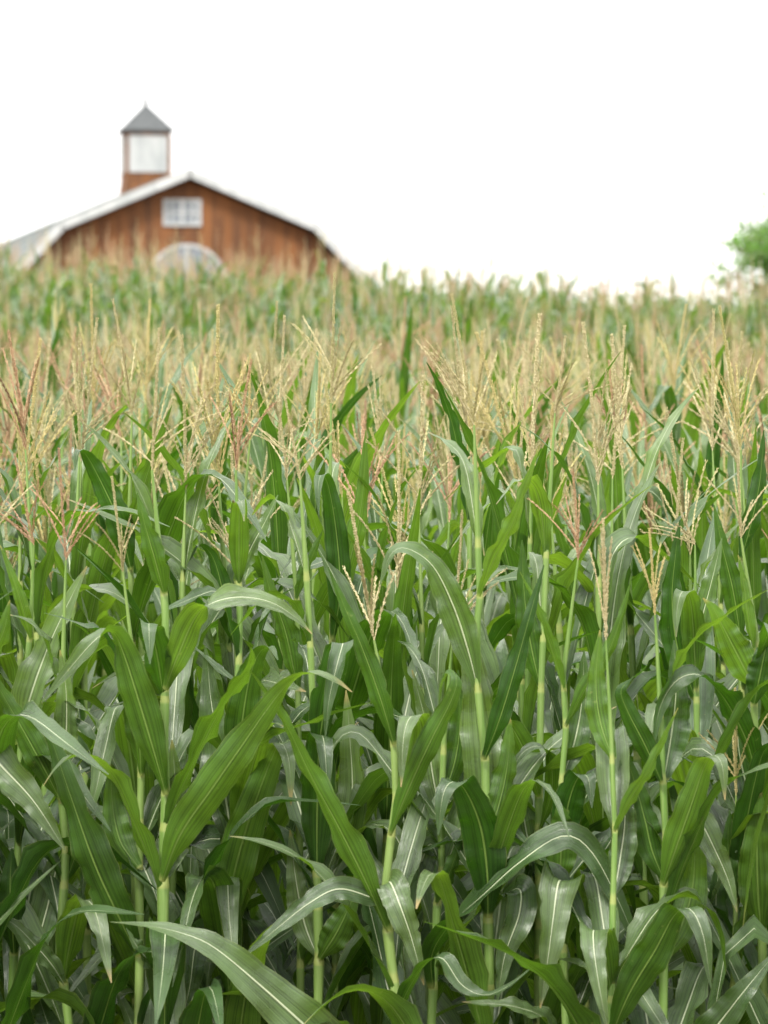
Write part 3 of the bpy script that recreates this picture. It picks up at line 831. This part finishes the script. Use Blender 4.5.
tag(link('distant_corn', me), 'mass of tasselled corn covering the rising slope below the barn', 'corn field', kind='stuff')

# ------------------------------------------------------------------ ground
gx = np.unique(np.concatenate([np.linspace(-900, -40, 14), np.linspace(-40, 40, 41), np.linspace(40, 900, 14)]))
gy = np.unique(np.concatenate([np.linspace(-60, 0, 5), np.linspace(0, 80, 61), np.linspace(80, 200, 25), np.linspace(200, 1800, 12)]))
X, Y = np.meshgrid(gx, gy)
Z = ground_z(np.clip(X, -25, 25), Y)
gv = np.stack([X, Y, Z], -1).reshape(-1, 3)
ii = np.arange(len(gv)).reshape(X.shape)
gf = np.stack([ii[:-1, :-1], ii[:-1, 1:], ii[1:, 1:], ii[1:, :-1]], -1).reshape(-1, 4)
SOIL = simple('soil', (0.085, 0.058, 0.035), .95, (0.14, 0.10, 0.062), (7, 7, 7), .2, .03)
tag(link('ground', quad_mesh('ground', gv, gf, [SOIL])), kind='structure')

# ------------------------------------------------------------------ barn
BOARD = board_material()
WHITE = simple('white_paint', (0.40, 0.41, 0.41), .6, (0.29, 0.31, 0.31), (2, 2, .6), .4)
ROOFM = simple('grey_metal_roof', (0.10, 0.115, 0.11), .55, (0.15, 0.165, 0.16), (.5, 3, .5), .5)
SHING = simple('dark_shingles', (0.045, 0.05, 0.052), .8, (0.08, 0.085, 0.088), (5, 5, 9), .3)
DARKW = simple('dark_brown_trim', (0.13, 0.055, 0.025), .75, (0.20, 0.085, 0.04), (3, 3, .5), .3)
GLASS = glass_material()
BD = 154.0
bx = float(at(188, 200, BD)[0])
gzb = float(ground_z(0, BD))
barn = empty('barn', (bx, BD, gzb), math.radians(10))
tag(barn, 'brown wooden gambrel-roofed barn with white trim and cupola beyond the corn', 'barn')
zof = lambda y: 2.7+(350-y)*BD/FPX-gzb
RZ, KZ, EZ = zof(171), zof(225), zof(303)
KX, EX = 5.2, 8.15
LEN = 28.0
ins = .42   # walls sit inside the roof line
wall = MB()
prof = [(-EX+.5, 0), (EX-.5, 0), (EX-.5, EZ-.12), (KX-.12, KZ-.34), (0, RZ-.36), (-KX+.12, KZ-.34), (-EX+.5, EZ-.12)]
wall.prism(prof, 0.0, LEN)
wall.build('wall', BOARD, barn)
def slab(x0, z0, x1, z1, th):
    dx, dz = x1-x0, z1-z0; L = math.hypot(dx, dz); nx, nz = -dz/L*th, dx/L*th
    if nz > 0: nx, nz = -nx, -nz
    return [(x0, z0), (x1, z1), (x1+nx, z1+nz), (x0+nx, z0+nz)]
rf = MB()
for s in (-1, 1):
    rf.prism(slab(0, RZ, s*KX, KZ, .10), -.62, LEN+.6)
    rf.prism(slab(s*KX, KZ, s*(EX+.25), EZ-.22, .10), -.62, LEN+.6)
roof = rf.build('roof', ROOFM, barn)
tr = MB()
for s in (-1, 1):
    tr.prism(slab(0, RZ+.06, s*(KX+.02), KZ+.06, .34), -.70, -.625)
    tr.prism(slab(s*(KX+.02), KZ+.05, s*(EX+.30), EZ-.24, .34), -.70, -.625)
tr.build('rake_trim', WHITE, roof)
so = MB()
for s in (-1, 1):
    so.prism(slab(0, RZ-.105, s*KX, KZ-.105, .05), -.62, -.005)
    so.prism(slab(s*KX, KZ-.105, s*EX, EZ-.12, .05), -.62, -.005)
so.build('soffit', DARKW, roof)
seam = MB()
for k in range(26):
    yy = -.2+k*1.18
    for s in (-1, 1):
        seam.prism(slab(s*.05, RZ+.05, s*KX, KZ+.05, .045), yy, yy+.05)
        seam.prism(slab(s*KX, KZ+.05, s*(EX+.2), EZ-.17, .045), yy, yy+.05)
seam.build('roof_seams', ROOFM, roof)
# small loft window
wx, wz0, wz1, ww = -.24, zof(226.5), zof(199.5), .77
fr = MB()
fr.box(wx-ww, wx+ww, -.07, -.003, wz1-.10, wz1); fr.box(wx-ww, wx+ww, -.09, -.003, wz0, wz0+.11)
for a in (-ww, -.06, ww-.12): fr.box(wx+a, wx+a+.12, -.068, -.003, wz0+.11, wz1-.10)
wf = fr.build('window', WHITE, barn)
gl = MB(); gl.box(wx-ww+.1, wx+ww-.1, -.02, -.006, wz0+.1, wz1-.09); gl.build('pane', GLASS, wf)
mu = MB()
for c in (-.44, .44):
    mu.box(wx+c-.03, wx+c+.03, -.055, -.022, wz0+.11, wz1-.10)
mz = (wz0+wz1)/2
for a, b in ((-ww+.12, -.06), (.06, ww-.12)): mu.box(wx+a, wx+b, -.052, -.024, mz-.03, mz+.03)
mu.build('muntin', WHITE, wf)
# arched window
ax, ar, at_ = -.06, 1.64, zof(244)
acz = at_-ar
fa = MB(); fa.arc(ax, acz, ar-.13, ar, -.09, -.003, 0, PI, 28)
fa.box(ax-ar, ax-ar+.13, -.09, -.003, acz-1.6, acz); fa.box(ax+ar-.13, ax+ar, -.09, -.003, acz-1.6, acz); fa.box(ax-ar, ax+ar, -.10, -.003, acz-1.78, acz-1.6)
af = fa.build('arched_window', WHITE, barn)
ga = MB(); n = 28
ga.prism([(ax+(ar-.1)*math.cos(PI*k/n), acz+(ar-.1)*math.sin(PI*k/n)) for k in range(n+1)]+[(ax-ar+.1, acz-1.62), (ax+ar-.1, acz-1.62)], -.03, -.006)
ga.build('pane', GLASS, af)
ma = MB()
ma.box(ax-.05, ax+.05, -.075, -.034, acz-1.6, acz+ar-.12)
ma.box(ax-ar+.13, ax-.05, -.07, -.034, acz-.05, acz+.05); ma.box(ax+.05, ax+ar-.13, -.07, -.034, acz-.05, acz+.05)
for a in (PI/4, 3*PI/4):
    c, s = math.cos(a), math.sin(a)
    ma.prism([(ax+.1*c-.03*s, acz+.1*s+.03*c), (ax+.1*c+.03*s, acz+.1*s-.03*c), (ax+(ar-.13)*c+.03*s, acz+(ar-.13)*s-.03*c), (ax+(ar-.13)*c-.03*s, acz+(ar-.13)*s+.03*c)], -.06, -.036)
ma.build('muntin', WHITE, af)
# cupola on the ridge, about 15 m back
CY = 15.0
zc = lambda y: 2.7+(350-y)*(BD+CY)/FPX-gzb
h = .98
cb = MB()
cb.frustum(0, CY, zc(203), zc(186), h+.10, h+.05)
cb.frustum(0, CY, zc(186), zc(134), h+.02, h)
cup = cb.build('cupola', BOARD, barn)
for (nx, ny) in ((0, -1), (-1, 0), (1, 0), (0, 1)):
    lv = MB(); z0, z1 = zc(174), zc(138); q = h-.14
    def pbox(a0, a1, d0, d1, z0, z1):
        if ny: y0, y1 = sorted((CY+ny*(h+d0), CY+ny*(h+d1))); lv.box(a0, a1, y0, y1, z0, z1)
        else:
            x0, x1 = sorted((nx*(h+d0), nx*(h+d1))); lv.box(x0, x1, CY+a0, CY+a1, z0, z1)
    pbox(-q, q, .022, .035, z0+.08, z1-.08)
    pbox(-q, q, .022, .07, z0, z0+.08); pbox(-q, q, .022, .07, z1-.08, z1)
    pbox(-q, -q+.07, .036, .068, z0+.08, z1-.08); pbox(q-.07, q, .036, .068, z0+.08, z1-.08)
    for k in range(9):
        zz = z0+.12+k*(z1-z0-.2)/9; pbox(-q+.07, q-.07, .036, .056, zz, zz+.075)
    lv.build('louvre_panel', WHITE, cup)
cr = MB(); cr.frustum(0, CY, zc(134), zc(132), h+.16, h+.16); cr.frustum(0, CY, zc(132)+.002, zc(106), h+.15, .05)
cr.build('cupola_roof', SHING, cup)
fi = MB(); fi.frustum(0, CY, zc(108), zc(97), .085, .04); fi.frustum(0, CY, zc(104), zc(102.5), .13, .13); fi.build('finial', SHING, cup)

# ------------------------------------------------------------------ tree at the right, behind the crest
BARK = simple('bark', (0.10, 0.075, 0.05), .9, (0.17, 0.13, 0.09), (12, 12, 3), .2, .01)
def tree_leaf_material():
    m, nt, nodes, links = new_mat('tree_leaf')
    out = N(nt, 'ShaderNodeOutputMaterial'); p = N(nt, 'ShaderNodeBsdfPrincipled')
    att = N(nt, 'ShaderNodeAttribute', attribute_name='tone').outputs['Fac']
    c = mix(nt, att, (0.055, 0.11, 0.022), (0.13, 0.20, 0.045))
    links.new(c, p.inputs['Base Color']); p.inputs['Roughness'].default_value = .45
    tr = N(nt, 'ShaderNodeBsdfTranslucent'); links.new(mix(nt, att, (.12, .32, .04), (.25, .5, .08)), tr.inputs['Color'])
    ms = N(nt, 'ShaderNodeMixShader'); ms.inputs[0].default_value = .45
    links.new(p.outputs[0], ms.inputs[1]); links.new(tr.outputs[0], ms.inputs[2]); links.new(ms.outputs[0], out.inputs[0])
    return m
TLEAF = tree_leaf_material()
def build_tree(label, px, depth, py_c, rad, seed):
    rg = np.random.default_rng(seed)
    c = at(px, py_c, depth); gz = float(ground_z(c[0], depth))
    root = empty('tree', (c[0], depth, gz)); tag(root, label, 'tree')
    H = c[2]-gz
    V, F, tn = [], [], []; off = 0
    def add(P, R, ns=7):
        nonlocal off
        v, f, t = tube(P, R, ns); V.append(v); F.append(f+off); off += len(v)
    add(catmull([(0, 0, -.1), (.06, .02, H*.4), (-.03, .05, H*.8), (.05, 0, H+rad*.45)], 16)[0], np.linspace(.12, .02, 16), 9)
    tips = []
    for k in range(95):
        d = nrm(rg.normal(0, 1, 3)); q = rg.uniform(.35, 1.0)**.6*(1.22 if k % 6 == 0 else 1)
        p2 = np.array([d[0]*rad*q, d[1]*rad*q, H+d[2]*q*(.62*rad if d[2] > 0 else 1.2*rad)])
        z0 = max(.25*H, min(H+.3*rad, p2[2]-rg.uniform(.25, .6)*rad*q))
        p0 = np.array([0, 0, z0]); p1 = (p0+p2)/2+np.array([0, 0, rg.uniform(.0, .15)])+rg.normal(0, .06, 3)
        d = nrm(p2-p0)
        P = catmull([p0, p1, p2], 9)[0]; add(P, np.linspace(.03, .006, 9), 5)
        for j in range(6):
            b0 = P[rg.integers(4, 9)]; d2 = nrm(d+rg.normal(0, .7, 3)); l2 = rg.uniform(.12, .32)
            Q = np.linspace(b0, b0+d2*l2, 4); add(Q, np.linspace(.008, .003, 4), 4); tips.append(Q)
    link('trunk', quad_mesh('trunk', np.vstack(V), np.vstack(F), [BARK]), root)
    LV, LF, LT, LU = [], [], [], []; o = 0
    for Q in tips:
        tone0 = rg.uniform(0, .6)
        for j in range(15):
            p = Q[0]+(Q[-1]-Q[0])*rg.uniform(.1, 1.15)+rg.normal(0, .075, 3)
            d = nrm(rg.normal(0, 1, 3)+np.array([0, 0, -.4])); s = nrm(np.cross(d, rg.normal(0, 1, 3))); n_ = np.cross(d, s)
            l = rg.uniform(.07, .13); w = l*.30
            LV += [p, p+d*l*.45+s*w+n_*.008, p+d*l, p+d*l*.45-s*w+n_*.008]; LF.append((o, o+1, o+2, o+3)); o += 4
            LT += [min(1, tone0+rg.uniform(0, .4))]*4
    link('crown', quad_mesh('crown', np.array(LV), np.array(LF), [TLEAF], tone=np.array(LT), smooth_=False), root)
build_tree('leafy green tree standing behind the corn at the right frame edge', 808, 56, 255, 1.36, 8)

# ------------------------------------------------------------------ sky, sun, camera
SUN_EL, SUN_AZ = math.radians(48), math.radians(204)    # azimuth clockwise from +y: behind the camera, to the left
w = bpy.data.worlds.new('World'); scene.world = w; w.use_nodes = True
nt = w.node_tree; nt.nodes.clear()
out = N(nt, 'ShaderNodeOutputWorld'); bg = N(nt, 'ShaderNodeBackground')
sky = N(nt, 'ShaderNodeTexSky'); sky.sky_type = 'NISHITA'; sky.sun_disc = False
sky.sun_elevation = SUN_EL; sky.sun_rotation = SUN_AZ; sky.air_density = 1.0; sky.dust_density = 4.0
hs = N(nt, 'ShaderNodeHueSaturation'); hs.inputs['Saturation'].default_value = .25
nt.links.new(sky.outputs[0], hs.inputs['Color'])
tcw = N(nt, 'ShaderNodeTexCoord').outputs['Generated']
cl = noise(nt, mapping(nt, tcw, (1.5, 1.5, 4)), 1.0, 4)
cloud = mix(nt, maprange(nt, cl, .3, .7, 0, 1), (14.2, 14.2, 14.0), (17.2, 17.0, 16.6))
skycol = mix(nt, .88, hs.outputs[0], cloud)
sepw = N(nt, 'ShaderNodeSeparateXYZ'); nt.links.new(tcw, sepw.inputs[0])
zen = maprange(nt, sepw.outputs[2], 0.0, 1.0, .56, 1.25, 'LINEAR')
vw = N(nt, 'ShaderNodeVectorMath', operation='SCALE'); nt.links.new(skycol, vw.inputs[0]); nt.links.new(zen, vw.inputs['Scale'])
nt.links.new(vw.outputs[0], bg.inputs['Color']); bg.inputs['Strength'].default_value = .075
nt.links.new(bg.outputs[0], out.inputs[0])

sl = bpy.data.lights.new('sun', 'SUN'); sl.energy = 1.5; sl.angle = math.radians(11); sl.color = (1, .96, .90)
so_ = bpy.data.objects.new('sun', sl); COL.objects.link(so_)
sd = Vector((math.sin(SUN_AZ)*math.cos(SUN_EL), math.cos(SUN_AZ)*math.cos(SUN_EL), math.sin(SUN_EL)))
so_.rotation_euler = (-sd).to_track_quat('-Z', 'Y').to_euler(); so_.location = (0, 0, 60)

cam = bpy.data.cameras.new('camera'); co = bpy.data.objects.new('camera', cam); COL.objects.link(co)
cam.sensor_fit = 'VERTICAL'; cam.sensor_width = 27; cam.sensor_height = 36; cam.lens = 135
cam.clip_start = .5; cam.clip_end = 4000
co.location = CAM; co.rotation_euler = (PI/2-ALPHA, 0, 0)
cam.dof.use_dof = True; cam.dof.focus_distance = 8.7; cam.dof.aperture_fstop = 7.0
scene.camera = co

scene.view_settings.view_transform = 'Standard'; scene.view_settings.look = 'None'
scene.view_settings.exposure = 1.68; scene.view_settings.gamma = 1
scene.cycles.use_denoising = True
scene.cycles.max_bounces = 8; scene.cycles.transmission_bounces = 4; scene.cycles.diffuse_bounces = 4
